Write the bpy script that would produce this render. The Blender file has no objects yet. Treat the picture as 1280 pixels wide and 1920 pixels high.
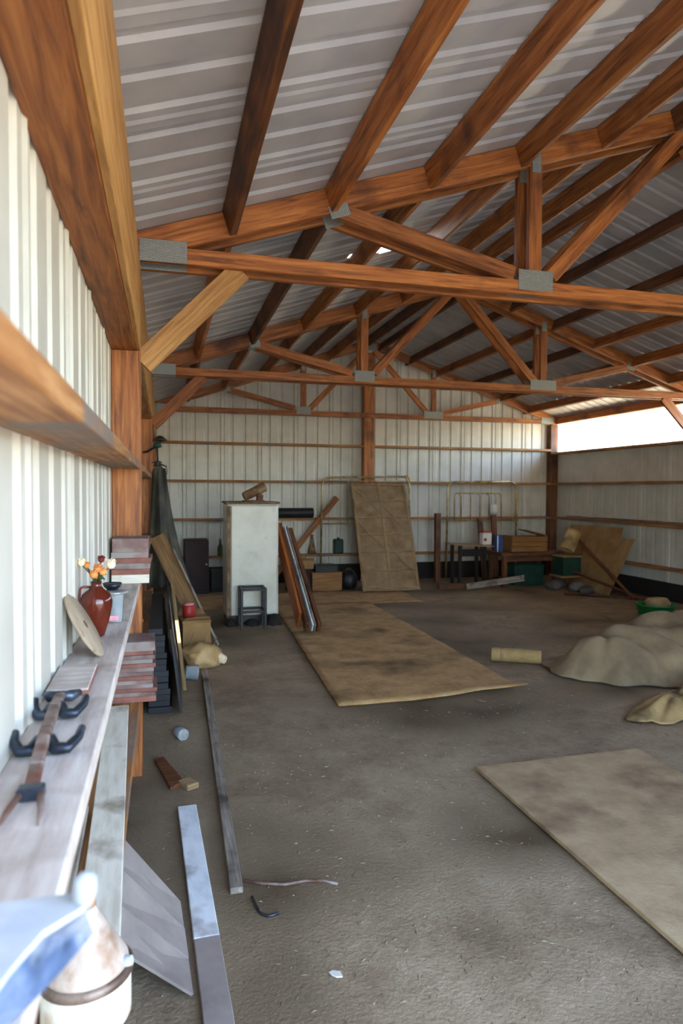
import bpy, bmesh, math, random
from mathutils import Vector as V, Matrix, noise as mnoise
random.seed(7)
sc = bpy.context.scene
C = bpy.context.collection
# ------------------------------------------------------------------ camera
cam_d = bpy.data.cameras.new('camera'); cam = bpy.data.objects.new('camera', cam_d); C.objects.link(cam)
yaw, pit, rol = math.radians(14.78), math.radians(-1.926), math.radians(0.30)
fw = V((math.sin(yaw)*math.cos(pit), math.cos(yaw)*math.cos(pit), math.sin(pit)))
r0 = V((math.cos(yaw), -math.sin(yaw), 0)); u0 = r0.cross(fw)
RR = r0*math.cos(rol)+u0*math.sin(rol); UU = -r0*math.sin(rol)+u0*math.cos(rol)
cam.matrix_world = Matrix(((RR.x, UU.x, -fw.x, .2734), (RR.y, UU.y, -fw.y, 0), (RR.z, UU.z, -fw.z, 1.6), (0, 0, 0, 1)))
cam_d.sensor_fit = 'HORIZONTAL'; cam_d.sensor_width = 36; cam_d.lens = 36*1260.35/1280
cam_d.clip_start = .02
cam_d.dof.use_dof = True; cam_d.dof.focus_distance = 3.2; cam_d.dof.aperture_fstop = 5.0
sc.camera = cam
# ------------------------------------------------------------------ light
sc.view_settings.view_transform = 'Standard'; sc.view_settings.look = 'None'
sc.view_settings.exposure = 1.17; sc.view_settings.gamma = 1.0; sc.view_settings.use_curve_mapping = False
world = bpy.data.worlds.new('sky_world'); sc.world = world; world.use_nodes = True
wn = world.node_tree; wn.nodes.clear()
sky = wn.nodes.new('ShaderNodeTexSky'); sky.sky_type = 'NISHITA'; sky.sun_disc = False
sky.sun_elevation = math.radians(60.3); sky.sun_rotation = math.radians(104.2); sky.dust_density = 1.1; sky.air_density = 1.0
bg = wn.nodes.new('ShaderNodeBackground'); bg.inputs['Strength'].default_value = 1.1
wo = wn.nodes.new('ShaderNodeOutputWorld')
wn.links.new(sky.outputs[0], bg.inputs[0]); wn.links.new(bg.outputs[0], wo.inputs[0])
sun_d = bpy.data.lights.new('sun', 'SUN'); sun_d.energy = 21; sun_d.angle = math.radians(.6); sun_d.color = (1, .87, .67)
sun = bpy.data.objects.new('sun', sun_d); C.objects.link(sun)
az, el = math.radians(104.2), math.radians(60.3)      # azimuth measured from +Y towards +X
sdir = V((math.sin(az)*math.cos(el), math.cos(az)*math.cos(el), math.sin(el)))
sun.rotation_euler = sdir.to_track_quat('Z', 'Y').to_euler(); sun.location = (20, 10, 20)

# ------------------------------------------------------------------ helpers
WM = {}
def link(o, parent=None, M=None):
    C.objects.link(o); M = M or Matrix.Identity(4)
    if parent is not None:
        o.parent = parent; o.matrix_basis = WM[parent.as_pointer()].inverted() @ M
    else: o.matrix_basis = M
    WM[o.as_pointer()] = M
    return o
def mk(name, vs, fs, mat, parent=None, M=None, smooth=False):
    me = bpy.data.meshes.new(name); me.from_pydata([tuple(v) for v in vs], [], fs); me.materials.append(mat)
    if smooth: me.polygons.foreach_set('use_smooth', [True]*len(me.polygons))
    me.update()
    return link(bpy.data.objects.new(name, me), parent, M)
def tag(o, label=None, cat=None, group=None, kind=None):
    if label: o['label'] = label
    if cat: o['category'] = cat
    if group: o['group'] = group
    if kind: o['kind'] = kind
    return o
def thing(name, label, cat, loc, group=None):
    o = link(bpy.data.objects.new(name, None), None, Matrix.Translation(V(loc))); o.empty_display_size = .05
    return tag(o, label, cat, group)
def struct(name, loc=(0, 0, 0)):
    o = link(bpy.data.objects.new(name, None), None, Matrix.Translation(V(loc))); o['kind'] = 'structure'; return o
_bx = {}
def boxmesh(lx, ly, lz, bev, mat, name):
    k = (round(lx, 4), round(ly, 4), round(lz, 4), bev, mat.name)
    if k in _bx: return _bx[k]
    bm = bmesh.new(); bmesh.ops.create_cube(bm, size=1)
    bmesh.ops.scale(bm, vec=(lx, ly, lz), verts=bm.verts)
    if bev: bmesh.ops.bevel(bm, geom=list(bm.edges), offset=bev, segments=1, affect='EDGES')
    me = bpy.data.meshes.new(name); bm.to_mesh(me); bm.free(); me.materials.append(mat); _bx[k] = me
    return me
def frame(a, b, up):
    x = (V(b)-V(a)).normalized(); up = V(up)
    y = up.cross(x)
    if y.length < 1e-4: y = V((0, 1, 0)).cross(x)
    y.normalize(); z = x.cross(y)
    M = Matrix((x, y, z)).transposed().to_4x4(); M.translation = (V(a)+V(b))/2
    return M
def board(name, a, b, w, t, mat, parent=None, up=(0, 0, 1), bev=.003):
    """plank from a to b: w across, t along up"""
    me = boxmesh((V(b)-V(a)).length, w, t, min(bev, t*.3, w*.3), mat, name)
    return link(bpy.data.objects.new(name, me), parent, frame(a, b, up))
def box(name, lo, hi, mat, parent=None, bev=.004, rz=0):
    lo, hi = V(lo), V(hi); s = hi-lo
    me = boxmesh(s.x, s.y, s.z, min(bev, min(s)*.3), mat, name)
    return link(bpy.data.objects.new(name, me), parent, Matrix.Translation((lo+hi)/2) @ Matrix.Rotation(rz, 4, 'Z'))
def lathe(name, prof, M, mat, parent=None, seg=28, wob=0):
    vs, fs = [], []
    for i, (r, z) in enumerate(prof):
        for k in range(seg):
            a = 2*math.pi*k/seg; rr = r*(1+wob*mnoise.noise((math.cos(a)*2, math.sin(a)*2, z*6+i)))
            vs.append((rr*math.cos(a), rr*math.sin(a), z))
    for i in range(len(prof)-1):
        for k in range(seg):
            k2 = (k+1) % seg; fs.append((i*seg+k, i*seg+k2, (i+1)*seg+k2, (i+1)*seg+k))
    if prof[0][0] > 1e-4: fs.append(tuple(range(seg))[::-1])
    if prof[-1][0] > 1e-4: fs.append(tuple(range((len(prof)-1)*seg, len(prof)*seg)))
    if not isinstance(M, Matrix): M = Matrix.Translation(V(M))
    o = mk(name, vs, fs, mat, parent, M)
    for p in o.data.polygons: p.use_smooth = len(p.vertices) == 4
    return o
def rod(name, a, b, r1, r2, mat, parent=None, seg=16, prof=None):
    L = (V(b)-V(a)).length
    M = (V(b)-V(a)).to_track_quat('Z', 'Y').to_matrix().to_4x4(); M.translation = V(a)
    return lathe(name, prof or [(r1*.9, 0), (r1, r1*.12), (r2, L-r2*.12), (r2*.9, L)], M, mat, parent, seg)
def tube(name, pts, r, mat, parent=None, seg=8, cyc=False):
    pts = [V(p) for p in pts]; n = len(pts); base = pts[0].copy(); vs, fs = [], []; prev = None
    for i, p in enumerate(pts):
        a = pts[(i-1) % n] if (cyc or i > 0) else p; b = pts[(i+1) % n] if (cyc or i < n-1) else p
        t = (b-a).normalized()
        if prev is None: nn = t.orthogonal().normalized()
        else:
            nn = prev-t*prev.dot(t)
            nn = nn.normalized() if nn.length > 1e-6 else t.orthogonal().normalized()
        prev = nn; bb = t.cross(nn); rr = r[i] if isinstance(r, (list, tuple)) else r
        for k in range(seg):
            an = 2*math.pi*k/seg; vs.append(p-base+(nn*math.cos(an)+bb*math.sin(an))*rr)
    for i in range(n if cyc else n-1):
        j = (i+1) % n
        for k in range(seg):
            k2 = (k+1) % seg; fs.append((i*seg+k, i*seg+k2, j*seg+k2, j*seg+k))
    if not cyc: fs.append(tuple(range(seg))[::-1]); fs.append(tuple(range((n-1)*seg, n*seg)))
    return mk(name, vs, fs, mat, parent, Matrix.Translation(base), True)
def rounded(pts, r, n=5):
    """polyline with its inner corners rounded"""
    pts = [V(p) for p in pts]; out = [pts[0]]
    for i in range(1, len(pts)-1):
        p = pts[i]; a = (pts[i-1]-p).normalized()*r; b = (pts[i+1]-p).normalized()*r
        for k in range(n+1):
            t = k/n; out.append((p+a)*(1-t)**2+p*2*t*(1-t)+(p+b)*t*t)
    return out+[pts[-1]]
def slab(name, poly, t, mat, parent=None, M=None):
    """flat polygon (local x,y) given thickness t"""
    n = len(poly); vs = [(x, y, -t/2) for x, y in poly]+[(x, y, t/2) for x, y in poly]
    fs = [tuple(range(n))[::-1], tuple(range(n, 2*n))]+[(i, (i+1) % n, n+(i+1) % n, n+i) for i in range(n)]
    return mk(name, vs, fs, mat, parent, M)
def quad(name, a, b, c, d, t, mat, parent=None):
    """sheet through four corners with thickness t"""
    P = [V(p) for p in (a, b, c, d)]; n = (P[1]-P[0]).cross(P[3]-P[0]).normalized()*t/2; o = sum(P, V())/4
    x = (P[1]-P[0]).normalized(); z = n.normalized(); y = z.cross(x); R = Matrix((x, y, z)).transposed()
    loc = [R.transposed() @ (p-o) for p in P]; h = V((0, 0, t/2))
    vs = [p-h for p in loc]+[p+h for p in loc]
    fs = [(3, 2, 1, 0), (4, 5, 6, 7)]+[(i, (i+1) % 4, 4+(i+1) % 4, 4+i) for i in range(4)]
    M = R.to_4x4(); M.translation = o
    return mk(name, vs, fs, mat, parent, M)
def sheet(name, nu, nv, fn, t, mat, parent=None, base=(0, 0, 0)):
    """cloth: fn(u,v)->world point, made solid with thickness t"""
    b = V(base); vs = [V(fn(i/nu, j/nv))-b for j in range(nv+1) for i in range(nu+1)]
    fs = [(j*(nu+1)+i, j*(nu+1)+i+1, (j+1)*(nu+1)+i+1, (j+1)*(nu+1)+i) for j in range(nv) for i in range(nu)]
    o = mk(name, vs, fs, mat, parent, Matrix.Translation(b), True)
    m = o.modifiers.new('thick', 'SOLIDIFY'); m.thickness = t; m.offset = 1
    return o
def nz(x, y, z=0.0): return mnoise.noise((x, y, z))

# ------------------------------------------------------------------ materials
def lin(h):
    f = lambda c: c/12.92 if c <= .04045 else ((c+.055)/1.055)**2.4
    return tuple(f(int(h[i:i+2], 16)/255) for i in (0, 2, 4))+(1,)
def material(name, cols, scale=6, stretch=(1, 1, 1), rough=.7, metal=0, bump=0, vary=.15, detail=5, stain=None, stain_scale=2, stain_amt=(.5, .68), distort=.0, pos=None, spec=.5, bump_scale=None, grain=.6):
    m = bpy.data.materials.new(name); m.use_nodes = True; nt = m.node_tree; N = nt.nodes; L = nt.links
    b = N['Principled BSDF']; b.inputs['Roughness'].default_value = rough; b.inputs['Metallic'].default_value = metal
    b.inputs['Specular IOR Level'].default_value = spec
    tc = N.new('ShaderNodeTexCoord'); oi = N.new('ShaderNodeObjectInfo')
    ad = N.new('ShaderNodeVectorMath'); ad.operation = 'MULTIPLY_ADD'
    cx = N.new('ShaderNodeCombineXYZ')
    for i in range(3): L.new(oi.outputs['Random'], cx.inputs[i])
    ad.inputs[1].default_value = (37, 53, 71); L.new(cx.outputs[0], ad.inputs[0]); L.new(tc.outputs['Object'], ad.inputs[2])
    mp = N.new('ShaderNodeMapping'); mp.inputs['Scale'].default_value = stretch; L.new(ad.outputs[0], mp.inputs[0])
    no = N.new('ShaderNodeTexNoise'); no.inputs['Scale'].default_value = scale; no.inputs['Detail'].default_value = detail
    no.inputs['Roughness'].default_value = grain; no.inputs['Distortion'].default_value = distort
    L.new(mp.outputs[0], no.inputs['Vector'])
    cr = N.new('ShaderNodeValToRGB'); e = cr.color_ramp.elements
    cs = [lin(c) for c in cols]; n = len(cs); pos = pos or [.32+.36*i/(n-1) for i in range(n)]
    e[0].position, e[0].color = pos[0], cs[0]; e[1].position, e[1].color = pos[-1], cs[-1]
    for i in range(1, n-1): q = e.new(pos[i]); q.color = cs[i]
    L.new(no.outputs[0], cr.inputs[0]); out = cr.outputs[0]
    if stain:
        n2 = N.new('ShaderNodeTexNoise'); n2.inputs['Scale'].default_value = stain_scale; n2.inputs['Detail'].default_value = 6
        L.new(ad.outputs[0], n2.inputs['Vector'])
        mr = N.new('ShaderNodeMapRange'); mr.inputs[1].default_value, mr.inputs[2].default_value = stain_amt; L.new(n2.outputs[0], mr.inputs[0])
        mx = N.new('ShaderNodeMix'); mx.data_type = 'RGBA'; L.new(mr.outputs[0], mx.inputs[0]); L.new(out, mx.inputs[6]); mx.inputs[7].default_value = lin(stain); out = mx.outputs[2]
    if vary:
        hs = N.new('ShaderNodeHueSaturation'); mr = N.new('ShaderNodeMapRange')
        mr.inputs[3].default_value, mr.inputs[4].default_value = 1-vary, 1+vary
        L.new(oi.outputs['Random'], mr.inputs[0]); L.new(mr.outputs[0], hs.inputs['Value']); L.new(out, hs.inputs['Color']); out = hs.outputs[0]
    L.new(out, b.inputs['Base Color'])
    if bump:
        bn = N.new('ShaderNodeBump'); bn.inputs['Strength'].default_value = bump; bn.inputs['Distance'].default_value = .02
        src = no
        if bump_scale:
            src = N.new('ShaderNodeTexNoise'); src.inputs['Scale'].default_value = bump_scale; src.inputs['Detail'].default_value = 8; L.new(ad.outputs[0], src.inputs['Vector'])
        L.new(src.outputs[0], bn.inputs['Height']); L.new(bn.outputs[0], b.inputs['Normal'])
    return m
GR = (.9, 13, 13)
M = {}
M['fir'] = material('fir_wood', ['65381a', '9c5b27', 'b9773a'], 3, GR, .55, bump=.15, vary=.18, stain='4a2410', stain_scale=2.2, stain_amt=(.56, .72), distort=.6)
M['fir_dark'] = material('fir_wood_dark', ['3a2213', '643a1e', '7d4e2c'], 3, GR, .6, bump=.15, vary=.2, stain='241408', stain_scale=2.5, stain_amt=(.52, .7), distort=.6)
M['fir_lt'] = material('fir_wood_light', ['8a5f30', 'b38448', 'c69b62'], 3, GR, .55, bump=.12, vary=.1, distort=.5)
M['grey_wood'] = material('weathered_wood', ['6a6155', '8f8577', 'a99f92'], 4, GR, .8, bump=.2, vary=.12, stain='4a4034', stain_scale=5)
M['shelf'] = material('dusty_plank', ['ab9d92', 'c9beb4', 'd8d0c8'], 4, (1, 6, 6), .85, bump=.12, vary=0, stain='9a8a7c', stain_scale=6, stain_amt=(.52, .75))
M['girt'] = material('girt_wood', ['7d4a22', '9c6a38', 'b98a58'], 3, GR, .7, bump=.12, vary=.15, stain='74655a', stain_scale=3, stain_amt=(.5, .65))
M['cream'] = material('cream_plank', ['c4bcaa', 'dad4c4', 'e4dfd3'], 4, (1, 6, 6), .7, vary=.05, stain='8a7d68', stain_scale=5, stain_amt=(.58, .75))
M['white_board'] = material('white_paint_board', ['c6cdd0', 'dce3e6', 'e6ebec'], 4, (2, 4, 4), .6, vary=.0, stain='8f877d', stain_scale=4.5, stain_amt=(.55, .7))
M['panel'] = material('painted_steel', ['bcb9ac', 'c8c5b9', 'd0cdc2'], 3, (1, 1, 1), .38, vary=.03, spec=.6)
M['roof'] = material('roof_steel', ['abacae', 'bababb', 'c3c3c2'], 3, (1, 1, 1), .42, vary=.04, spec=.6)
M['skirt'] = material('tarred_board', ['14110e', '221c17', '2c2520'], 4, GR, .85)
M['dirt'] = material('dirt_floor', ['6b5a42', '847158', '99876c', 'a8987e'], 2.2, (1, 1, 1), .95, vary=0, detail=12, stain='534229', stain_scale=1.1, stain_amt=(.5, .72), bump=.35, bump_scale=70, grain=.82)
M['bounce_cut'] = material('bounce_cut_grey', ['54565a', '5f6165', '6a6c70'], 4, (1, 1, 1), .95, vary=0)  # dark grey chosen to cut ground bounce at the open front
M['ground'] = material('gravel_yard', ['b0a488', 'c4b898', 'd0c5a8'], 3, (1, 1, 1), .95, vary=0)
M['mat'] = material('tan_carpet', ['967347', 'b08c5b', 'c19f70'], 5, (1, 1, 1), .95, vary=.05, stain='654b2a', stain_scale=1.7, stain_amt=(.52, .70), bump=.3, bump_scale=60, grain=.75)
M['mat2'] = material('tan_board', ['8f795a', 'a68e6b', 'b39c78'], 5, (1, 1, 1), .9, vary=.03, stain='6a5238', stain_scale=2.6, stain_amt=(.55, .75), bump=.2, bump_scale=50)
M['galv'] = material('galvanised', ['8b8f90', 'a3a8a8', 'b7bbba'], 30, (1, 1, 1), .45, metal=.6, vary=.05)
M['black'] = material('black_paint', ['0c0c0d', '18181a', '252628'], 8, (1, 1, 1), .5, vary=.1)
M['black_sheet'] = material('tar_sheet', ['0b0d12', '14171d', '1e2229'], 3, (1, 1, 1), .6, vary=.1)
M['maroon'] = material('maroon_paint', ['1d0e0e', '2c1414', '341a18'], 5, (1, 1, 1), .6, vary=.05)
M['iron'] = material('dark_iron', ['22262e', '3a424e', '59636f'], 9, (1, 1, 1), .4, metal=.7, vary=.1)
M['rust'] = material('rusty_steel', ['5b4a42', '86736a', '9d8e88'], 20, (1, 1, 1), .7, metal=.3, vary=.1, stain='6a3a22', stain_scale=9)
M['brass'] = material('brass_pipe', ['8a7745', 'b89f63', 'd2bd86'], 10, (1, 1, 1), .35, metal=.7, vary=.05)
M['amber'] = material('amber_glaze', ['3a1610', '552014', '6a2b1a'], 6, (1, 1, 1), .12, vary=0)
M['tile'] = material('red_tile', ['6a544f', '846a64', '94817a'], 8, (1, 1, 1), .85, vary=.15, stain='8d8580', stain_scale=8, stain_amt=(.45, .6))
M['tile_red'] = material('red_tile_edge', ['6f453b', '85564a', '93675a'], 8, (1, 1, 1), .85, vary=.15)
M['cardboard'] = material('cardboard', ['86653d', '9b784c', 'ab895c'], 4, (1, 1, 1), .9, vary=.08)
M['crate_wood'] = material('crate_wood', ['6f4824', '8d6032', 'a0733f'], 4, GR, .7, vary=.08)
M['plank_brown'] = material('brown_plank', ['5d3f1f', '7d5a2e', '936d3c'], 3, GR, .7, vary=0, distort=.5)
M['orange_box'] = material('orange_board', ['8a4512', 'a9591c', 'b96a2a'], 4, GR, .7, vary=.05)
M['tan_bag'] = material('tan_sack', ['9a7c4c', 'b89a68', 'cbb084'], 5, (1, 1, 1), .9, vary=.03, stain='6a5638', stain_scale=4)
M['tarp'] = material('grey_canvas', ['74644a', '8c795b', '9d8a6b'], 3, (1, 1, 1), .85, vary=0, stain='5e4f38', stain_scale=2.2, stain_amt=(.5, .7), bump=.15, bump_scale=30)
M['tarp_tan'] = material('tan_canvas', ['846d44', '9f8454', 'b39766'], 4, (1, 1, 1), .9, vary=0, stain='4e4128', stain_scale=5)
M['coat'] = material('dark_canvas', ['24262a', '403d35', '625a48'], 2.2, (1, 1, 1), .85, vary=0)
M['burlap'] = material('brown_burlap', ['7c6244', '927655', 'a68b69'], 5, (1, 1, 1), .95, vary=0, bump=.3, bump_scale=90)
M['lath'] = material('tan_lath', ['7a6240', '937852', 'a58b66'], 4, GR, .85, vary=.1)
M['white_enamel'] = material('white_enamel', ['c9c7b6', 'd6d5c6', 'dedccf'], 3, (1, 1, 1), .35, vary=0, stain='a08a68', stain_scale=5, stain_amt=(.62, .8))
M['rust_trim'] = material('rust_trim', ['5c432b', '7d5c3c', '99805e'], 12, (1, 1, 1), .7, vary=.1)
M['green'] = material('green_plastic', ['0b5a26', '12783a', '178a45'], 5, (1, 1, 1), .45, vary=0)
M['dkgreen'] = material('dark_green_paint', ['0c2a22', '11382c', '174536'], 5, (1, 1, 1), .6, vary=.1)
M['red'] = material('red_paint', ['8e1c18', 'a8261f', 'b53028'], 5, (1, 1, 1), .5, vary=.05)
M['white'] = material('white_plastic', ['cfcabd', 'ddd9cf', 'e6e3da'], 5, (1, 1, 1), .5, vary=.03)
M['blue'] = material('blue_paint', ['1d3f7a', '285093', '3561a8'], 5, (1, 1, 1), .5, vary=.05)
M['blue_steel'] = material('worn_blue_steel', ['36475f', '52678a', '7a8daa'], 14, (1, 1, 1), .4, metal=.2, vary=0, stain='aab4c2', stain_scale=10, stain_amt=(.5, .66))
M['pale_dust'] = material('pale_dusty_paint', ['a3a9ae', 'b4babe', 'c2c7ca'], 10, (1, 1, 1), .6, vary=0, stain='9aa6b8', stain_scale=9, stain_amt=(.56, .72))
M['can_white'] = material('cream_can_paint', ['d2cbb8', 'e0dccb', 'e9e6db'], 6, (1, 1, 1), .4, vary=0, stain='b98f5a', stain_scale=9, stain_amt=(.6, .74))
M['can_dust'] = material('dusty_can_top', ['a99888', 'bdaea0', 'cabeb2'], 10, (1, 1, 1), .85, vary=0, stain='8f7259', stain_scale=12)
M['can_rim'] = material('dark_rim', ['3c2f28', '5e4a3e', '8b7a6c'], 14, (1, 1, 1), .5, metal=.3, vary=0)
M['brass_cap'] = material('brown_cap', ['8a4a1e', 'a9652c', 'c08a48'], 10, (1, 1, 1), .5, metal=.3, vary=0)
M['petal_cream'] = material('cream_petal', ['e0c9a0', 'ecdab8', 'f2e6cc'], 10, (1, 1, 1), .8, vary=.05)
M['petal_orange'] = material('orange_petal', ['c97a3c', 'dc9452', 'e4a86c'], 10, (1, 1, 1), .8, vary=.08)
M['petal_red'] = material('red_petal', ['5a1414', '701c1c', '822828'], 10, (1, 1, 1), .8, vary=.05)
M['leaf'] = material('leaf_green', ['2c3a18', '3f4f22', '52632f'], 10, (1, 1, 1), .7, vary=.2)
M['tin'] = material('grey_tin', ['8a959c', 'a2adb3', 'b5c0c5'], 8, (1, 1, 1), .35, metal=.3, vary=.0)
M['pink'] = material('pink_label', ['c9727c', 'd88a94', 'e3a5ac'], 10, (1, 1, 1), .6, vary=0)
M['stone'] = material('grey_stone', ['4a4640', '625e56', '79756b'], 6, (1, 1, 1), .95, vary=.2, bump=.3)
M['grey_panel'] = material('grey_brown_panel', ['7d736c', '92877f', 'a1968d'], 4, (1, 1, 1), .8, vary=.06)
M['disc'] = material('tan_disc', ['8f8069', 'a4937b', 'b0a089'], 8, (1, 1, 1), .9, vary=0, stain='7d6c55', stain_scale=25, stain_amt=(.62, .75))
M['straw'] = material('straw', ['5f543f', '786b52', '93866c'], 5, (1, 1, 1), .9, vary=0)
M['plate'] = material('toothed_plate', ['6f7470', '8f9590', 'a2a8a2'], 60, (1, 1, 1), .5, metal=.4, vary=.05)
# rows of punched teeth on the truss plates
nt = M['plate'].node_tree; bs = nt.nodes['Principled BSDF']
tc = nt.nodes.new('ShaderNodeTexCoord'); br = nt.nodes.new('ShaderNodeTexBrick'); br.inputs['Scale'].default_value = 34
br.inputs['Mortar Size'].default_value = .045; br.inputs['Color1'].default_value = lin('b4b8b2'); br.inputs['Color2'].default_value = lin('a2a7a2'); br.inputs['Mortar'].default_value = lin('5c605c')
nt.links.new(tc.outputs['Object'], br.inputs['Vector']); nt.links.new(br.outputs[0], bs.inputs['Base Color'])

# ------------------------------------------------------------------ building shell
W, MID, YB, YF, PIT = 7.42, 3.70, 11.33, -.355, .205
D = [-.20, 3.84, 7.56, 11.19]                    # front faces of posts / trusses
SL = 1/3; EZ = 2.94                              # roof underside at X=0
def roof_z(x): return EZ+SL*(x if x <= MID else 2*MID-x)
PS = [(0, 0), (.085, 0), (.1, .016), (.145, .016), (.16, 0)]     # one rib of the sheet: across, depth
def panel(name, org, du, dv, out, n, top, mat, parent, pit=PIT, rows=1, hole=None, v0=0, deep=1):
    """ribbed steel sheet; top(u)->length along dv"""
    org, du, dv, out = V(org), V(du), V(dv), V(out); pr = []
    for k in range(n): pr += [((k+a/PIT)*pit, d*deep) for a, d in PS]
    pr += [(n*pit, 0), (n*pit+.018, -.008)]
    pr[0] = (.0, .004)
    vs = [du*u+out*d+dv*(v0+(top(u)-v0)*j/rows) for j in range(rows+1) for u, d in pr]; m = len(pr)
    fs = [(j*m+i, j*m+i+1, (j+1)*m+i+1, (j+1)*m+i) for j in range(rows) for i in range(m-1) if not (hole and hole(i, j))]
    return mk(name, vs, fs, mat, parent, Matrix.Translation(org))
# floor
tag(mk('ground_outside', [(-40, -40, -.03), (-40, 40, -.03), (40, 40, -.03), (40, -40, -.03)], [(0, 3, 2, 1)], M['ground']), kind='structure')
nx, ny = 40, 60
vs = [((W+.1)*i/nx-.02, YF-.3+(YB-YF+.32)*j/ny, 0) for j in range(ny+1) for i in range(nx+1)]
tag(mk('floor', vs, [(j*(nx+1)+i, j*(nx+1)+i+1, (j+1)*(nx+1)+i+1, (j+1)*(nx+1)+i) for j in range(ny) for i in range(nx)], M['dirt']), kind='structure')
tag(box('bounce_cut_slab', (-7, -16, -.06), (15, YF-.32, -.015), M['bounce_cut'], bev=.002), kind='structure')  # unseen slab, added to hold back warm bounce light before the open end
# left wall
GZ = [.47, 1.09, 1.725, 2.35]                    # girt centre heights
wl = struct('wall_left')
for k in range(19):
    panel('steel_panel', (0, YF+k*.615, .02), (0, 1, 0), (0, 0, 1), (-1, 0, 0), 3, lambda u: EZ-.03, M['panel'], wl)
def vpost(name, x0, x1, y0, y1, z0, z1, mat, parent):
    """upright timber with its grain running up"""
    return board(name, ((x0+x1)/2, (y0+y1)/2, z0), ((x0+x1)/2, (y0+y1)/2, z1), y1-y0, x1-x0, mat, parent, up=(1, 0, 0))
for y in D: vpost('post', 0, .152, y, y+.15, 0, 2.348, M['fir'], wl)
for a, b in zip(D[:-1], D[1:]):
    e = .075
    board('header_beam', (.064, a+(e if a > 0 else -.1), 2.588), (.064, b+(e if b < 11 else .13), 2.588), .128, .478, M['fir'], wl)
    board('beam_lit_face', (.14, a+(e if a > 0 else -.1), 2.592), (.14, b+(e if b < 11 else .13), 2.592), .024, .474, M['fir_lt'], wl)  # paler wood paints in the light on the beam's inner face; same timber
for a, b in zip(D[:-1], D[1:]):
    for z in GZ[:3]:
        m = M['shelf'] if (z == 1.09 and a < 0) else M['girt']
        board('girt', (.074, a+.15, z), (.074, b, z), .148, .04, m, wl)
    board('skirt_board', (.02, a+.15, .13), (.02, b, .13), .04, .26, M['skirt'], wl)
# right wall: siding stops below an open strip
wr = struct('wall_right')
for k in range(19):
    panel('steel_panel', (W, YF+k*.615, .02), (0, 1, 0), (0, 0, 1), (1, 0, 0), 3, lambda u: 2.30, M['panel'], wr, deep=.25)
for y in D: vpost('post', W-.152, W, y, y+.15, 0, 2.828, M['fir_dark'] if y > 11 else M['fir'], wr)
for a, b in zip(D[:-1], D[1:]):
    for z in GZ: board('girt', (W-.074, a+.15, z-(.06 if z > 2 else 0)), (W-.074, b, z-(.06 if z > 2 else 0)), .148, .04, M['girt'], wr)
    board('eave_board', (W-.02, a+.0, 2.915), (W-.02, b+.0, 2.915), .04, .15, M['fir_dark'], wr)
    board('skirt_board', (W-.02, a+.15, .13), (W-.02, b, .13), .04, .26, M['skirt'], wr)
# back wall
wb = struct('wall_back')
bp = W/36
for k in range(12):
    x0 = k*3*bp
    panel('steel_panel', (x0, YB, .02), (1, 0, 0), (0, 0, 1), (0, 1, 0), 3, lambda u, x0=x0: roof_z(min(x0+u, W))-.035, M['panel'], wb, pit=bp)
vpost('post', MID-.09, MID+.09, YB-.19, YB-.04, 0, 3.95, M['fir'], wb)
for z in GZ[:3]+[2.35]:
    for a, b in ((.152, MID-.09), (MID+.09, W-.152)): board('girt', (a, YB-.074, z), (b, YB-.074, z), .148, .04, M['girt'], wb)
for a, b in ((.152, MID-.09), (MID+.09, W-.152)):
    board('skirt_board', (a, YB-.02, .15), (b, YB-.02, .15), .04, .30, M['skirt'], wb)
# front gable above the open end
wf = struct('wall_front')
for k in range(6, 12): panel('steel_panel', (k*3*bp, YF+.02, .02), (1, 0, 0), (0, 0, 1), (0, -1, 0), 3, lambda u: 2.78, M['panel'], wf, pit=bp)
vpost('post', 6*3*bp-.1, 6*3*bp+.05, YF+.04, YF+.19, 0, 2.82, M['fir'], wf)
for k in range(12):
    x0 = k*3*bp
    panel('steel_panel', (x0, YF+.02, 2.75), (1, 0, 0), (0, 0, 1), (0, -1, 0), 3, lambda u, x0=x0: roof_z(min(x0+u, W))-2.785, M['panel'], wf, pit=bp)
# roof
ce = struct('ceiling')
ca = math.cos(math.atan(SL)); sa = math.sin(math.atan(SL)); OV = .32; SLEN = (MID+OV)/ca
for side in (0, 1):
    for k in range(19):
        hole = None; rows = 1
        if side == 0 and k == 9:
            rows = 64
            holes = {(i, j) for j in range(33, 43) for i in range(0, 10) if abs(j-38)+abs(i-5)*1.0 < 5.3+2*nz(i*.9, j*.8)}
            hole = lambda i, j: (i, j) in holes
        org = (-OV, YF+k*.615, EZ-OV*SL+.001) if side == 0 else (2*MID+OV, YF+k*.615, EZ-OV*SL+.001)
        dv = (ca, 0, sa) if side == 0 else (-ca, 0, sa); out = (-sa, 0, ca) if side == 0 else (sa, 0, ca)
        panel('roof_panel', org, (0, 1, 0), dv, out, 3, lambda u: SLEN, M['roof'], ce, rows=rows, hole=hole)
board('ridge_cap', (MID-.07, YF, roof_z(MID)+.02), (MID-.07, YB, roof_z(MID)+.02), .16, .006, M['roof'], ce, up=(-sa, 0, ca))
board('ridge_cap', (MID+.07, YF, roof_z(MID)+.02), (MID+.07, YB, roof_z(MID)+.02), .16, .006, M['roof'], ce, up=(sa, 0, ca))
PX = [.06, .61, 1.2, 1.79, 2.39, 2.96, 3.52]
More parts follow.
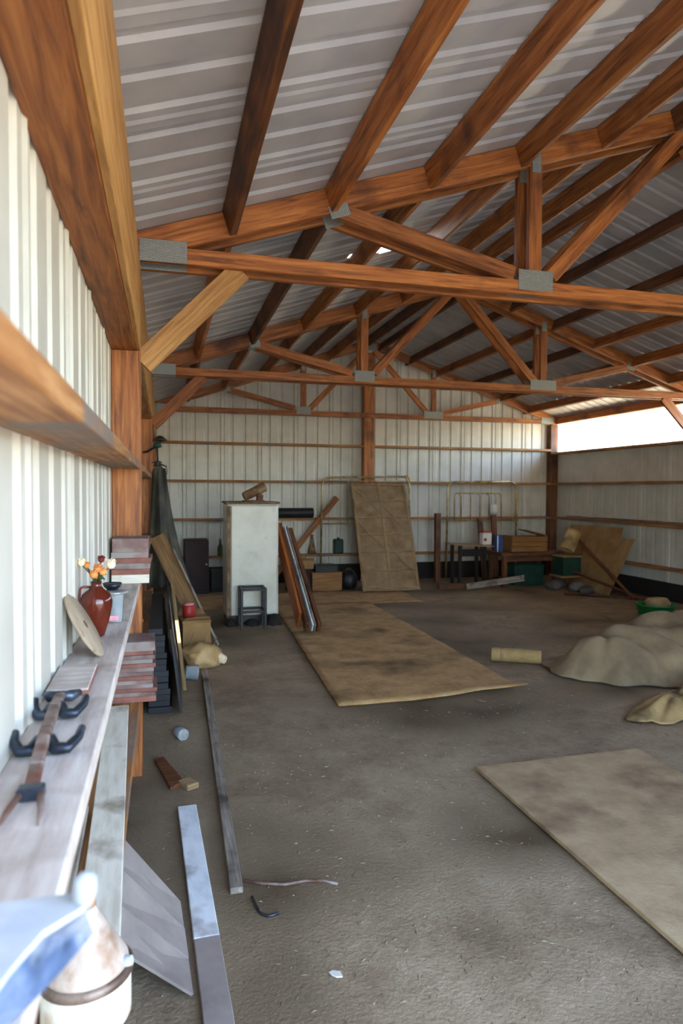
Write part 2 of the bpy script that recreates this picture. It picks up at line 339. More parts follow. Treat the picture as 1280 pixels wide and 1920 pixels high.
for x in PX:
    for side in (0, 1):
        for i, (a, b) in enumerate(zip(D[:-1], D[1:])):
            xx = x+random.uniform(-.015, .015)
            n = V((-sa, 0, ca)); c = V((xx, 0, roof_z(xx)))-n*.072
            if side: n.x = -n.x; c.x = 2*MID-c.x
            board('purlin', c+V((0, a+.18 if i == 0 else a+.172, 0)), c+V((0, (b-.022) if i < 2 else YB-.05, 0)), .042, .138, M['fir'] if random.random() < .6 else M['fir_dark'], ce, up=n)

# ------------------------------------------------------------------ trusses
S1, S2 = 2.53, 2*MID-2.53
ZC = 2.872; CH = .086; TH = .14
def chord_bottom(x): return roof_z(x)-TH/ca*1.02
def truss(y, label, plies, brace):
    t = thing('timber_truss', label, 'roof truss', (MID, y, ZC-CH/2), 'timber roof trusses')
    for py in plies:
        f = M['fir']
        bc = board('bottom_chord', (.0, py, ZC), (2*MID, py, ZC), .04, CH, f, t, up=(0, 0, 1))
        for s in (0, 1):
            mx = lambda x: 2*MID-x if s else x
            n = V((-sa, 0, ca)); d = TH/2+.002
            a = V((.02, py, roof_z(.02)))-n*d; b = V((MID-.003, py, roof_z(MID-.003)))-n*d
            if s: a.x, b.x, n.x = mx(a.x), mx(b.x), -n.x
            tcd = board('top_chord', a, b, .04, TH, f, t, up=n)
            # webs: outer diagonal, upright, diagonal to the ridge
            zt = ZC+CH/2
            board('web', (mx(S1-.14), py, zt+.035), (mx(1.24), py, chord_bottom(1.24)+.02), .04, .09, f, t, up=(0, 0, 1))
            board('web', (mx(S1), py, zt), (mx(S1), py, chord_bottom(S1)+.01), .04, .09, f, t, up=(1, 0, 0))
            board('web', (mx(S1+.12), py, zt+.04), (mx(MID-.07), py, chord_bottom(MID-.07)-.01), .04, .09, f, t, up=(0, 0, 1))
            front = py-.0225
            g = M['plate']
            def gp(x, z, lx, lz, rot=0, par=None):
                p = board('gusset_plate', (-lx/2, 0, 0), (lx/2, 0, 0), lz, .003, g, par, up=(0, -1, 0), bev=0)
                Mx = Matrix.Translation((mx(x), front, z)) @ Matrix.Rotation(-rot if not s else rot, 4, 'Y') @ frame((-lx/2, 0, 0), (lx/2, 0, 0), (0, -1, 0))
                p.matrix_basis = WM[par.as_pointer()].inverted() @ Mx
            gp(.275, ZC+.015, .25, .12, par=bc)
            gp(S1+.005, ZC+.045, .24 if not s else .36, .125, par=bc)
            gp(1.26, chord_bottom(1.26)+.0, .12, .07, math.atan(.35), par=tcd)
            gp(S1, chord_bottom(S1)+.01, .06, .12, par=tcd)
        gp(MID, roof_z(MID)-.13, .22, .12, par=tcd)
    if brace:
        yc = sum(plies)/len(plies)-.03
        board('knee_brace', (.158, yc, 2.285), (.70, yc, ZC-CH/2+.01), .04, .125, M['fir_lt'] if y == D[1] else M['fir'], t, up=(0, 0, 1))
        board('knee_brace', (2*MID-.158+.02, yc, 2.285), (2*MID-.70, yc, ZC-CH/2+.01), .04, .125, M['fir'], t, up=(0, 0, 1))
truss(D[0], 'roof truss over the open end, nearest the viewer', (D[0]+.0, D[0]+.15), False)
truss(D[1], 'nearest roof truss in view, with a pale knee brace at its left post', (D[1]+.0, D[1]+.15), True)
truss(D[2], 'middle roof truss, between the nearest truss and the far gable', (D[2]+.0, D[2]+.15), True)
truss(D[3], 'farthest roof truss, set against the pale back wall', (YB-.225,), False)

# ------------------------------------------------------------------ things on the floor, large ones first
def mat_grid(name, x0, x1, y0, y1, z, t, mt, lift=None, n=(24, 40), wig=.02, seed=0, skew=0, label='', cat='', group=None):
    def f(u, v):
        x = x0+skew*v*(1-u)+(x1-x0)*u; y = y0+(y1-y0)*v
        ex = wig*nz(v*6+seed, 3.1); ey = wig*nz(u*6+seed, 9.2)
        return (x+ex*(1 if u > .5 else .6), y+ey, z+.004+(lift(u, v) if lift else 0)+.004*nz(x*3+seed, y*3))
    o = sheet(name, n[0], n[1], f, t, mt, base=((x0+x1)/2, (y0+y1)/2, z))
    return tag(o, label, cat, group)
mat_grid('carpet_runner', .62, 3.86, 8.95, 10.1, .002, .006, M['mat'], seed=5, label='tan carpet strip lying crosswise behind the white freezer and the lath screen', cat='carpet')
mat_grid('carpet_sheet', 1.5, 3.04, 4.70, 9.0, .012, .01, M['mat'], lift=lambda u, v: .055*max(0, 1-v*16)*max(0, (u-.35)/.65), seed=1, skew=.21, label='dirty tan carpet sheet with a curled near edge in the middle of the dirt floor', cat='carpet')
b = tag(box('chipboard_sheet', (1.985, 1.0, .012), (3.06, 3.445, .034), M['mat2'], bev=.003, rz=math.radians(.4)), 'flat tan chipboard sheet lying on the floor in the right foreground', 'board')

# freezer stood upright
t = thing('upright_freezer', 'tall white enamel freezer with a rusty top edge and grimy foot', 'freezer', (1.29, 8.2, 0))
box('cabinet', (.985, 7.99, .06), (1.60, 8.55, 1.425), M['white_enamel'], t, .015)
d = DOOR = box('door', (1.03, 7.952, .10), (1.582, 7.992, 1.405), M['white_enamel'], t, .012)
box('hinge_strip', (.988, 7.965, .10), (1.026, 7.989, 1.40), M['rust_trim'], d, .003)
box('top_edge', (.972, 7.945, 1.425), (1.612, 8.56, 1.447), M['rust_trim'], t, .004)
for x in (1.03, 1.55):
    for y in (8.03, 8.5): box('foot', (x-.03, y-.03, 0), (x+.03, y+.03, .062), M['black'], t, .004)
box('kick_plate', (.99, 7.975, .012), (1.595, 7.99, .10), M['black'], t, .003)
# roll and its wedge on the freezer
t = thing('wood_log', 'short brown split log tilted up on top of the white freezer', 'log', (1.2, 8.2, 1.448))
rod('trunk', (1.21, 8.2, 1.503), (1.47, 8.24, 1.63), .055, .06, M['rust_trim'], t, 14)
quad('bark_slab', (1.19, 8.12, 1.452), (1.46, 8.14, 1.452), (1.47, 8.30, 1.456), (1.2, 8.30, 1.456), .012, M['fir_dark'], t)
box('wedge', (1.37, 8.16, 1.458), (1.44, 8.28, 1.535), M['fir_dark'], t)
# black stool frame standing before the freezer
t = thing('stool_frame', 'bare black metal stool frame standing against the front of the freezer', 'stool', (1.25, 7.72, 0))
for x in (1.12, 1.39):
    for y in (7.62, 7.86): board('leg', (x, y, 0), (x+(.0), y+.0, .47), .03, .03, M['black'], t, up=(1, 0, 0))
for z, y in ((.455, 7.62), (.20, 7.62), (.455, 7.86), (.2, 7.86)): board('cross_rail', (1.135, y, z), (1.375, y, z), .028, .028, M['black'], t)
for x in (1.12, 1.39): board('side_rail', (x, 7.635, .20), (x, 7.845, .20), .026, .026, M['black'], t); board('side_rail', (x, 7.635, .455), (x, 7.845, .455), .026, .026, M['black'], t)
# dirt heaped round the freezer foot
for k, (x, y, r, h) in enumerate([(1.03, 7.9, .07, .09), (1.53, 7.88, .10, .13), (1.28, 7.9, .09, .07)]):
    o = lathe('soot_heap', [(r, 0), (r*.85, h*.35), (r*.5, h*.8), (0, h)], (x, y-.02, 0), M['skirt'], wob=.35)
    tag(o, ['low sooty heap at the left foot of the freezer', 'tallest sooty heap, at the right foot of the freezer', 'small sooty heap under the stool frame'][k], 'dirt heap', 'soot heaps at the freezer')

# boards leaning beside the freezer
lean = [((1.745, 7.42, .026), (1.645, 8.62, 1.12), .03, .26, 'orange_box', 'broad orange board leaning beside the right side of the freezer'),
        ((1.80, 7.24, .026), (1.70, 8.50, 1.08), .04, .12, 'fir_dark', 'dark brown board leaning next to the broad orange board'),
        ((1.848, 7.19, .026), (1.748, 8.45, 1.06), .016, .11, 'white_board', 'thin white-edged board leaning between two dark boards by the freezer'),
        ((1.875, 7.19, .026), (1.775, 8.43, 1.05), .02, .11, 'grey_wood', 'thin grey board leaning against the white-edged one by the freezer'),
        ((1.92, 7.17, .026), (1.815, 8.40, 1.02), .045, .12, 'fir_dark', 'outermost dark board leaning by the freezer, farthest from it')]
for a, b2, w, h, m, lb in lean:
    d = (V(b2)-V(a)).normalized(); off = V((0, 0, h*.5*abs(d.y)+.002))
    tag(board('leaning_board', V(a)+off, V(b2)+off, w, h, M[m], up=(0, -d.z, d.y)), lb, 'board', 'boards leaning by the freezer')

# lath screen
t = thing('lath_screen', 'tall burlap-covered lath screen leaning against the bed frame and centre post', 'screen', (3.7, 9.9, 0))
A, B2, C2, Dd = V((3.22, 9.86, .03)), V((4.15, 9.82, .03)), V((4.29, 10.93, 1.71)), V((3.32, 10.97, 1.70))
nn = (B2-A).cross(Dd-A).normalized()
if nn.y > 0: nn = -nn
P = lambda u, v: A*(1-u)*(1-v)+B2*u*(1-v)+C2*u*v+Dd*(1-u)*v
def cl(u, v): return P(u, v)+nn*(.004+.012*nz(u*4, v*7)+.01*math.sin(v*9+u*4)*.5)
sheet('burlap', 16, 30, cl, .003, M['burlap'], t, base=P(.5, .5))
for u in (.03, .5, .97): board('stile', P(u, 0), P(u, 1), .045, .02, M['lath'], t, up=nn).location += nn*.004
for v in (.02, .18, .34, .5, .66, .82, .98): board('lath', P(.0, v), P(1, v), .03, .012, M['burlap'], t, up=nn).location += nn*.009
for u0, u1, v0, v1 in ((.05, .48, .95, .7), (.52, .95, .78, .5), (.05, .48, .62, .36), (.52, .95, .42, .14)):
    board('diagonal_lath', P(u0, v0), P(u1, v1), .03, .008, M['burlap'], t, up=nn).location += nn*.010

# bed frames of bent pipe
t = thing('pipe_bedstead', 'brass pipe bed frame with round corners behind the lath screen', 'bed frame', (3.6, 11.05, 0))
tube('hoop', rounded([(2.83, 11.06, 0), (2.85, 11.06, 1.80), (4.42, 11.08, 1.83), (4.45, 11.08, 0)], .16), .016, M['brass'], t)
tube('cross_bar', [(2.845, 11.06, 1.02), (4.435, 11.08, 1.02)], .009, M['brass'], t)
tube('cross_bar', [(2.85, 11.06, 1.74), (4.42, 11.08, 1.745)], .007, M['brass'], t)
for x in (3.3, 3.8): tube('spindle', [(x, 11.065, 1.02), (x, 11.065, 1.74)], .006, M['brass'], t)
tube('corner_joint', rounded([(4.33, 11.08, 1.825), (4.425, 11.08, 1.825), (4.43, 11.08, 1.72)], .07), .024, M['brass'], t)
t = thing('pipe_bed_headboard', 'brass pipe headboard with short hanging spindles above the workbench', 'bed frame', (5.8, 10.95, 0))
tube('hoop', rounded([(5.07, 10.95, 0), (5.09, 10.95, 1.735), (6.42, 10.95, 1.745), (6.44, 10.95, 0)], .12), .018, M['brass'], t)
tube('top_sleeve', [(5.6, 10.945, 1.742), (6.3, 10.945, 1.745)], .024, M['brass'], t)
tube('inner_hoop', rounded([(5.22, 10.95, 1.06), (5.22, 10.95, 1.545), (6.12, 10.95, 1.545), (6.14, 10.95, 1.06)], .05), .012, M['brass'], t)
tube('cross_bar', [(5.08, 10.95, 1.06), (6.43, 10.95, 1.06)], .009, M['brass'], t)
for x in (5.35, 5.53, 5.71, 5.89, 6.02): tube('spindle', rounded([(x-.05, 10.95, 1.545), (x, 10.95, 1.5), (x, 10.95, 1.06)], .03), .009, M['brass'], t)
tube('corner_scroll', [(6.40+.05*math.cos(a*.7), 10.93, 1.10+.09*math.sin(a*.7)) for a in range(10)], .008, M['brass'], t, cyc=False)

# plank leaning diagonally on the back wall
tag(board('diagonal_plank', (1.95, 11.0, .06), (3.14, 11.16, 1.46), .04, .09, M['fir'], up=(0, 0, 1)), 'reddish plank leaning diagonally across the back wall, left of the lath screen', 'plank')
tag(rod('felt_roll', (2.12, 11.17, 1.20), (2.72, 11.17, 1.20), .085, .085, M['black'], seg=20), 'dark felt roll lying on a back wall girt beside the freezer', 'roll')

# boxes on the floor behind the leaning boards
def carton(name, lo, hi, mt, label, cat='box', rz=0, flap=True):
    c = (V(lo)+V(hi))/2; t = thing(name, label, cat, (c.x, c.y, lo[2]))
    R = Matrix.Translation((c.x, c.y, 0)) @ Matrix.Rotation(rz, 4, 'Z') @ Matrix.Translation((-c.x, -c.y, 0))
    o = box('body', lo, (hi[0], hi[1], hi[2]-.02), mt, t); o.matrix_basis = WM[t.as_pointer()].inverted() @ R @ WM[o.as_pointer()]
    o = box('lid', (lo[0]-.006, lo[1]-.006, hi[2]-.024), (hi[0]+.006, hi[1]+.006, hi[2]), mt, t); o.matrix_basis = WM[t.as_pointer()].inverted() @ R @ WM[o.as_pointer()]
    if flap:
        for s in (-1, 1):
            o = quad('flap', (lo[0], c.y+s*(hi[1]-lo[1])/2, hi[2]), (hi[0], c.y+s*(hi[1]-lo[1])/2, hi[2]), (hi[0]-.02, c.y+s*((hi[1]-lo[1])/2+.07), hi[2]+.04), (lo[0]+.02, c.y+s*((hi[1]-lo[1])/2+.07), hi[2]+.04), .005, mt, t)
            o.matrix_basis = WM[t.as_pointer()].inverted() @ R @ WM[o.as_pointer()]
    return t
carton('plywood_crate', (2.50, 10.2, .006), (2.98, 10.6, .30), M['crate_wood'], 'low brown wooden crate on the floor left of the lath screen', 'crate', flap=False)
carton('black_case', (2.56, 10.24, .301), (2.92, 10.55, .40), M['black'], 'flat black case resting on the low brown crate', 'case', flap=False)
carton('dark_chest', (2.12, 10.15, .006), (2.46, 10.5, .36), M['skirt'], 'dark wooden chest under the open cardboard carton behind the leaning boards', 'chest', flap=False)
carton('cardboard_carton', (2.16, 10.17, .362), (2.5, 10.48, .50), M['cardboard'], 'open cardboard carton on the dark chest behind the leaning boards', 'box', rz=.15)
t = thing('grain_bag', 'slumped black bag on the floor against the left edge of the lath screen', 'bag', (3.1, 10.35, .006))
lathe('sack', [(.10, 0), (.14, .06), (.145, .18), (.10, .27), (.04, .31), (.03, .33)], (3.15, 10.42, .006), M['black'], t, wob=.25)
tube('tie', [(3.15+.04*math.cos(a), 10.42+.04*math.sin(a), .315) for a in [k*math.pi/5 for k in range(10)]], .006, M['straw'], t, cyc=True)
t = thing('dark_green_canister', 'dark green canister on the low back girt beside the lath screen', 'canister', (3.2, 11.22, .491))
box('body', (3.10, 11.16, .491), (3.26, 11.30, .74), M['dkgreen'], t, .015); lathe('cap', [(.02, 0), (.02, .025), (.016, .03)], (3.18, 11.23, .74), M['black'], t)
t = thing('wicker_cone', 'brown wicker cone standing on the low back girt under the bed frame', 'basket', (2.72, 11.24, .491))
lathe('cone', [(.075, 0), (.07, .04), (.035, .2), (.02, .3), (.03, .33)], (2.72, 11.24, .491), M['rust_trim'], t, wob=.1)
tube('band', [(2.72+.058*math.cos(a), 11.24+.058*math.sin(a), .58) for a in [k*math.pi/8 for k in range(16)]], .005, M['lath'], t, cyc=True)
t = thing('green_bottle', 'small green glass bottle on the low back girt left of the freezer', 'bottle', (1.17, 11.22, .491))
lathe('body', [(.045, 0), (.05, .02), (.05, .14), (.02, .2), (.018, .25)], (1.17, 11.22, .491), M['leaf'], t); lathe('cap', [(.02, 0), (.02, .03), (.01, .035)], (1.17, 11.22, .741), M['rust'], t)
t = thing('maroon_cabinet', 'dark maroon cabinet standing near the back wall left of the freezer', 'cabinet', (.74, 10.5, 0))
box('body', (.56, 10.40, .0), (.93, 10.8, .82), M['maroon'], t, .01); box('door', (.575, 10.382, .05), (.915, 10.40, .79), M['maroon'], t, .004); lathe('knob', [(.012, 0), (.014, .015), (.008, .02)], Matrix.Translation((.89, 10.38, .45)) @ Matrix.Rotation(math.pi/2, 4, 'X'), M['brass'], t)
carton('black_toolbox', (.97, 10.5, 0), (1.34, 10.8, .34), M['black'], 'low black toolbox on the floor between maroon cabinet and freezer', 'toolbox', flap=False)

# workbench corner
t = thing('workbench', 'low wooden workbench with a brown top in the far right corner', 'workbench', (6.1, 10.3, 0))
for k in range(3): board('top_plank', (5.6, 10.02+k*.2, .545), (6.68, 10.02+k*.2, .545), .196, .05, M['fir_dark'], t)
for x in (5.68, 6.6):
    for y in (9.98, 10.45): board('leg', (x, y, 0), (x, y, .52), .07, .07, M['fir_dark'], t, up=(1, 0, 0))
board('apron', (5.7, 9.96, .47), (6.6, 9.96, .47), .03, .09, M['fir_dark'], t)
t = thing('sheet_table', 'thin pale tabletop on dark trestle legs left of the low workbench', 'table', (5.3, 10.35, 0))
quad('tabletop', (4.86, 10.15, .70), (5.58, 10.15, .665), (5.58, 10.6, .665), (4.9, 10.6, .70), .018, M['lath'], t)
for x in (5.0, 5.45):
    for y in (10.22, 10.53): board('leg', (x, y, 0), (x, y, .678 if x < 5.2 else .658), .05, .05, M['skirt'], t, up=(1, 0, 0))
board('rail', (5.0, 10.22, .56), (5.45, 10.22, .56), .03, .12, M['skirt'], t)
tag(board('timber_stake', (4.81, 10.72, 0), (4.805, 10.72, 1.20), .09, .09, M['fir_dark'], up=(1, 0, 0)), 'tall reddish timber stake standing left of the pale tabletop', 'stake', 'stakes by the workbench')
tag(board('timber_stake', (5.72, 10.72, 0), (5.66, 10.85, 1.10), .05, .09, M['fir_dark'], up=(1, 0, 0)), 'leaning reddish stake behind the red and white can', 'stake', 'stakes by the workbench')
tag(board('timber_stake', (5.94, 10.74, 0), (5.93, 10.86, 1.16), .05, .09, M['fir_dark'], up=(1, 0, 0)), 'reddish stake standing behind the blue carton, a white pot on its top', 'stake', 'stakes by the workbench')
t = thing('white_pot', 'small white pot on top of a stake by the back wall', 'pot', (5.93, 10.86, 1.17))
lathe('bowl', [(.05, 0), (.062, .05), (.066, .15), (.058, .17)], (5.93, 10.86, 1.172), M['white'], t); lathe('lid', [(.066, 0), (.05, .02), (.012, .025)], (5.93, 10.86, 1.342), M['white'], t)
t = thing('oil_can', 'white can with a red band and top on the workbench end of the pale tabletop', 'can', (5.5, 10.28, .68))
cb = box('body', (5.40, 10.2, .684), (5.57, 10.34, .89), M['white'], t, .015); box('red_top', (5.398, 10.198, .89), (5.572, 10.342, .915), M['red'], t, .01); box('red_mark', (5.42, 10.193, .75), (5.47, 10.20, .80), M['red'], cb, .002)
lathe('spout', [(.015, 0), (.012, .03), (.008, .05)], (5.44, 10.27, .915), M['red'], t)
t = thing('blue_carton', 'narrow blue carton standing between the white can and the wooden crate', 'carton', (5.69, 10.2, .571))
box('body', (5.64, 10.15, .571), (5.74, 10.27, .85), M['blue'], t, .004); box('white_strip', (5.635, 10.146, .575), (5.655, 10.15, .845), M['white'], t, .0008)
t = thing('wooden_crate', 'brown wooden crate with a raised lid board sitting on the workbench', 'crate', (6.2, 10.2, .571))
for k in range(3): board('slat', (5.86, 10.06, .615+k*.085), (6.52, 10.06, .615+k*.085), .018, .078, M['crate_wood'], t); board('slat', (5.86, 10.38, .615+k*.085), (6.52, 10.38, .615+k*.085), .018, .078, M['crate_wood'], t)
for x in (5.87, 6.51): box('end_panel', (x-.012, 10.07, .572), (x+.012, 10.37, .84), M['crate_wood'], t)
box('bottom', (5.88, 10.07, .572), (6.5, 10.37, .585), M['crate_wood'], t); quad('lid_board', (6.15, 10.05, .93), (6.5, 10.05, .845), (6.5, 10.38, .845), (6.15, 10.38, .93), .015, M['crate_wood'], t)
t = thing('junk_crate', 'dark green crate pushed under the workbench', 'crate', (6.2, 10.3, 0))
box('body', (5.95, 10.12, 0), (6.5, 10.42, .32), M['dkgreen'], t); box('rim', (5.94, 10.11, .32), (6.51, 10.43, .35), M['dkgreen'], t)
tag(board('grey_plank', (4.95, 9.86, .05), (5.95, 9.82, .17), .03, .10, M['grey_wood'], up=(0, 0, 1)), 'grey plank propped at a slant on the floor before the pale tabletop', 'plank')
tag(board('red_timber', (4.55, 10.06, .04), (5.5, 10.04, .04), .09, .08, M['fir_dark'], up=(0, 0, 1)), 'dark red beam lying on the floor at the foot of the tall stake', 'beam')

# right corner pile
tag(quad('cardboard_sheet', (7.02, 10.45, .01), (7.02, 9.12, .01), (7.235, 9.05, 1.02), (7.235, 10.45, 1.0), .015, M['cardboard']), 'rear tan cardboard sheet leaning against the right wall below the girt', 'cardboard')
tag(quad('hardboard_sheet', (6.78, 9.7, .01), (6.80, 8.80, .01), (7.12, 8.64, .87), (7.10, 9.78, .80), .018, M['cardboard']), 'front brown hardboard sheet leaning before the larger cardboard on the right', 'board')
t = thing('tan_drum', 'tan paper drum tipped on its side above the green crate', 'drum', (6.75, 9.9, .45))
br_ = rod('barrel', (6.64, 9.68, .625), (6.80, 9.72, .92), .12, .125, M['tan_bag'], t, 22); rod('rim', (6.79, 9.718, .90), (6.805, 9.722, .93), .13, .13, M['cardboard'], br_, 22)
t = thing('bottle_crate', 'dark green open crate under the tipped tan drum', 'crate', (6.7, 9.6, .17))
box('body', (6.50, 9.54, .22), (6.82, 9.86, .52), M['dkgreen'], t); box('rim', (6.49, 9.53, .52), (6.83, 9.87, .545), M['cardboard'], t); box('base_board', (6.45, 9.52, .19), (6.84, 9.88, .22), M['cardboard'], t)
for k, (x, y, r, lb) in enumerate([(6.36, 9.62, .13, 'grey rock at the left of the pile under the green crate'), (6.60, 9.34, .13, 'larger grey rock in the middle of the pile under the green crate'), (6.60, 9.80, .12, 'grey rock at the back of the pile, half hidden under the green crate'), (6.62, 9.08, .11, 'grey rock nearest the viewer, at the foot of the hardboard')]):
    bm = bmesh.new(); bmesh.ops.create_icosphere(bm, subdivisions=3, radius=r)
    for v in bm.verts: v.co *= 1+.22*mnoise.noise(v.co*7+V((k*5, 0, 0))); v.co.z *= .62
    me = bpy.data.meshes.new('field_stone'); bm.to_mesh(me); bm.free(); me.materials.append(M['stone']); me.polygons.foreach_set('use_smooth', [True]*len(me.polygons))
    tag(link(bpy.data.objects.new('field_stone', me), None, Matrix.Translation((x, y, r*.58))), lb, 'rock', 'rocks in the right corner pile')
for a, b2, r, lb in [((6.84, 9.95, .95), (6.90, 8.36, .03), .028, 'brown pole slanting down over the leaning hardboard'), ((6.62, 9.45, .30), (7.0, 8.27, .03), .02, 'thin pole slanting low along the front of the hardboard'), ((6.2, 9.05, .022), (7.0, 8.36, .022), .02, 'pole lying flat on the dirt before the rock pile')]:
    tag(rod('wooden_pole', a, b2, r, r*.9, M['fir_dark'], seg=10), lb, 'pole', 'poles by the right corner pile')
for k, (y0, y1, x, z) in enumerate([(10.7, 8.2, 7.30, 1.122), (10.0, 7.8, 7.34, 1.124), (9.6, 7.9, 7.375, 1.128)]):
    tag(tube('dry_branch', [(x+.015*nz(k, i*.5), y0+(y1-y0)*i/12, z+.012+.012*abs(nz(i*.7, k*3))) for i in range(13)], .011, M['rust_trim'], seg=6), ['long dry branch lying foremost on the right wall girt', 'middle dry branch on the right wall girt, reaching nearest the viewer', 'shortest dry branch, lying against the siding on the right wall girt'][k], 'branch', 'branches on the right girt')
t = thing('green_tub', 'bright green plastic tub behind the grey tarp', 'tub', (6.24, 7.1, 0))
lathe('bucket', [(.17, 0), (.19, .03), (.225, .17), (.24, .175), (.24, .19), (.21, .185), (.2, .05)], (6.22, 7.1, 0), M['green'], t)
o = lathe('tan_sack_end', [(.13, 0), (.15, .05), (.12, .1), (0, .12)], (6.27, 7.12, .15), M['tan_bag'], t, wob=.2)
# tarp mound
def mound(name, cx, cy, rx, ry, h, rot, mt, label, seed, folds, n=(44, 72), peak=(0, 0), cat='tarp', t=.008):
    vs, fs = [], []; nr, na = n; cr, sr = math.cos(rot), math.sin(rot)
    def pt(i, k):
        q = i/nr; a = 2*math.pi*k/na
        edge = 1+.16*nz(math.cos(a)*1.6+seed, math.sin(a)*1.6)+.05*nz(math.cos(a)*5+seed, math.sin(a)*5, 4)
        x = q*edge*rx*math.cos(a)+peak[0]*(1-q); y = q*edge*ry*math.sin(a)+peak[1]*(1-q)
        base = (1-q**1.5)
        fo = folds*(abs(nz(x*2.3+seed, y*2.3+a*.4))-.25)+folds*.7*abs(math.sin(a*3.5+seed+2*nz(x, y)))*q*(1-q)*2
        z = max(0, h*base+fo*(1-q**3)*h*2.2)+.012+.03*abs(nz(a*2.5, seed))*q*q
        return (cx+x*cr-y*sr, cy+x*sr+y*cr, z)
    o0 = V((cx, cy, 0)); vs.append(V(pt(0, 0))-o0)
    for i in range(1, nr+1):
        for k in range(na): vs.append(V(pt(i, k))-o0)
    for k in range(na): fs.append((0, 1+k, 1+(k+1) % na))
    for i in range(nr-1):
        for k in range(na):
            a = 1+i*na; fs.append((a+k, a+na+k, a+na+(k+1) % na, a+(k+1) % na))
    o = mk(name, vs, fs, mt, None, Matrix.Translation(o0), True); m = o.modifiers.new('thick', 'SOLIDIFY'); m.thickness = t; m.offset = -1
    return tag(o, label, cat)
LOBES = [(4.22, 4.98, .31, .82, .58), (5.25, 5.42, .43, 1.15, .62), (4.95, 4.72, .24, .55, .36), (4.70, 5.42, .36, .55, .42), (5.6, 4.9, .30, .6, .5)]
def tent(x, y, q):
    z = 0; k = 45
    z = math.log(sum(math.exp(k*max(0, h*(1-((x-px)/rx)**2-((y-py)/ry)**2))) for px, py, h, rx, ry in LOBES)/len(LOBES))/k+.03
    z += (.22*(abs(nz(x*1.7+y*1.2, y*1.3-x*.6, 2))-.15)+.10*(abs(nz(x*3.1-y*2.0, y*2.4+x*.9, 6))-.12)+.02*nz(x*6, y*6, 1))*min(1, z*5)
    return max(.014, z)*(1-q**6)+.016+.05*q**4*max(0, nz(x*2.6, y*2.6, 5))
def tarp_pt(q, a):
    e = 1+.10*nz(math.cos(a)*1.5, math.sin(a)*1.5, 3)+.05*nz(math.cos(a)*4, math.sin(a)*4, 7)
    rx = 1.28 if math.cos(a) > 0 else 1.18; ry = .80 if math.sin(a) > 0 else .62*(1-.18*math.cos(a-3.6))
    cx_ = math.copysign(abs(math.cos(a))**.85, math.cos(a)); sy_ = math.copysign(abs(math.sin(a))**1.15, math.sin(a))
    x = 4.68+q*e*rx*cx_; y = 5.02+q*e*ry*sy_-.05*q*math.cos(a)
    return V((x, y, tent(x, y, q)))
nr, na = 48, 120; o0 = V((4.68, 5.02, 0)); vs = [tarp_pt(0, 0)-o0]
for i in range(1, nr+1): vs += [tarp_pt(i/nr, 2*math.pi*k/na)-o0 for k in range(na)]
fs = [(0, 1+k, 1+(k+1) % na) for k in range(na)]
for i in range(nr-1): fs += [(1+i*na+k, 1+(i+1)*na+k, 1+(i+1)*na+(k+1) % na, 1+i*na+(k+1) % na) for k in range(na)]
o = mk('canvas_tarp', vs, fs, M['tarp'], None, Matrix.Translation(o0), True); m = o.modifiers.new('thick', 'SOLIDIFY'); m.thickness = .008; m.offset = -1
tag(o, 'large grey canvas tarp heaped on the dirt floor at the right', 'tarp')
mound('tan_cloth', 3.98, 4.13, .62, .22, .08, .40, M['tarp_tan'], 'crumpled tan cloth on the floor in front of the grey tarp', 7.7, .8, n=(20, 48), cat='cloth')
t = thing('foam_roll', 'yellowish rolled foam mat on the floor left of the grey tarp', 'roll', (3.44, 5.52, 0))
rod('roll', (3.23, 5.68, .068), (3.62, 5.46, .068), .066, .062, M['tarp_tan'], t, 18); rod('band', (3.30, 5.64, .068), (3.33, 5.622, .068), .069, .069, M['burlap'], t, 18)

# ------------------------------------------------------------------ left wall: middle bay
def coat(u, v):
    w = .07+.08*v+.07*v*v; x = .225+.02*v+.07*v*v+(u-.5)*2*w
    y = 7.38-.06*math.sin(u*math.pi)-.05*math.sin(u*15+v*3)*(.3+.7*v)-.16*v*math.sin(u*math.pi)-.03*math.sin(u*7-v*5)
    z = 1.79-1.22*v+.04*math.cos((u-.5)*3)-.04*nz(u*4, 2)+.10*v*(u-.5)
    return (x, y, z)
t = thing('hanging_tarp', 'dark canvas tarp hanging in folds from the second left post', 'tarp', (.3, 7.3, .57))
sheet('canvas', 40, 40, coat, .01, M['coat'], t, base=(.3, 7.3, 1.1))
tube('hanging_cord', [(.15, 7.53, 1.88), (.2, 7.42, 1.87), (.30, 7.30, 1.83)], .006, M['black'], t)
t = thing('wire_insulator', 'black iron hook and coiled wire fixed on the second left post', 'hook', (.2, 7.45, 1.9))
tube('bracket', [(.06, 7.545, 1.99), (.10, 7.47, 1.99), (.2, 7.42, 2.05), (.25, 7.42, 2.10)], .012, M['black'], t)
lathe('upper_cup', [(.02, 0), (.075, .015), (.05, .035), (.02, .06)], (.235, 7.42, 2.10), M['black'], t)
lathe('lower_cup', [(.02, 0), (.05, .012), (.035, .05), (.02, .06)], (.205, 7.42, 2.03), M['dkgreen'], t)
lathe('spool', [(.03, 0), (.045, .015), (.03, .03), (.045, .045), (.03, .06)], (.21, 7.42, 1.83), M['black'], t)
tube('wire_loop', [(.25+.055*math.cos(a), 7.36, 1.78+.075*math.sin(a)) for a in [k*math.pi/9 for k in range(18)]], .004, M['black'], t, cyc=True, seg=6)
tube('stem', [(.21, 7.42, 1.88), (.205, 7.42, 2.03)], .008, M['black'], t)
tag(board('leaning_plank', (.70, 6.92, .02), (.20, 7.02, 1.12), .16, .03, M['plank_brown'], up=(0, -1, .1)), 'broad brown plank leaning on the left wall below the hanging tarp', 'plank')
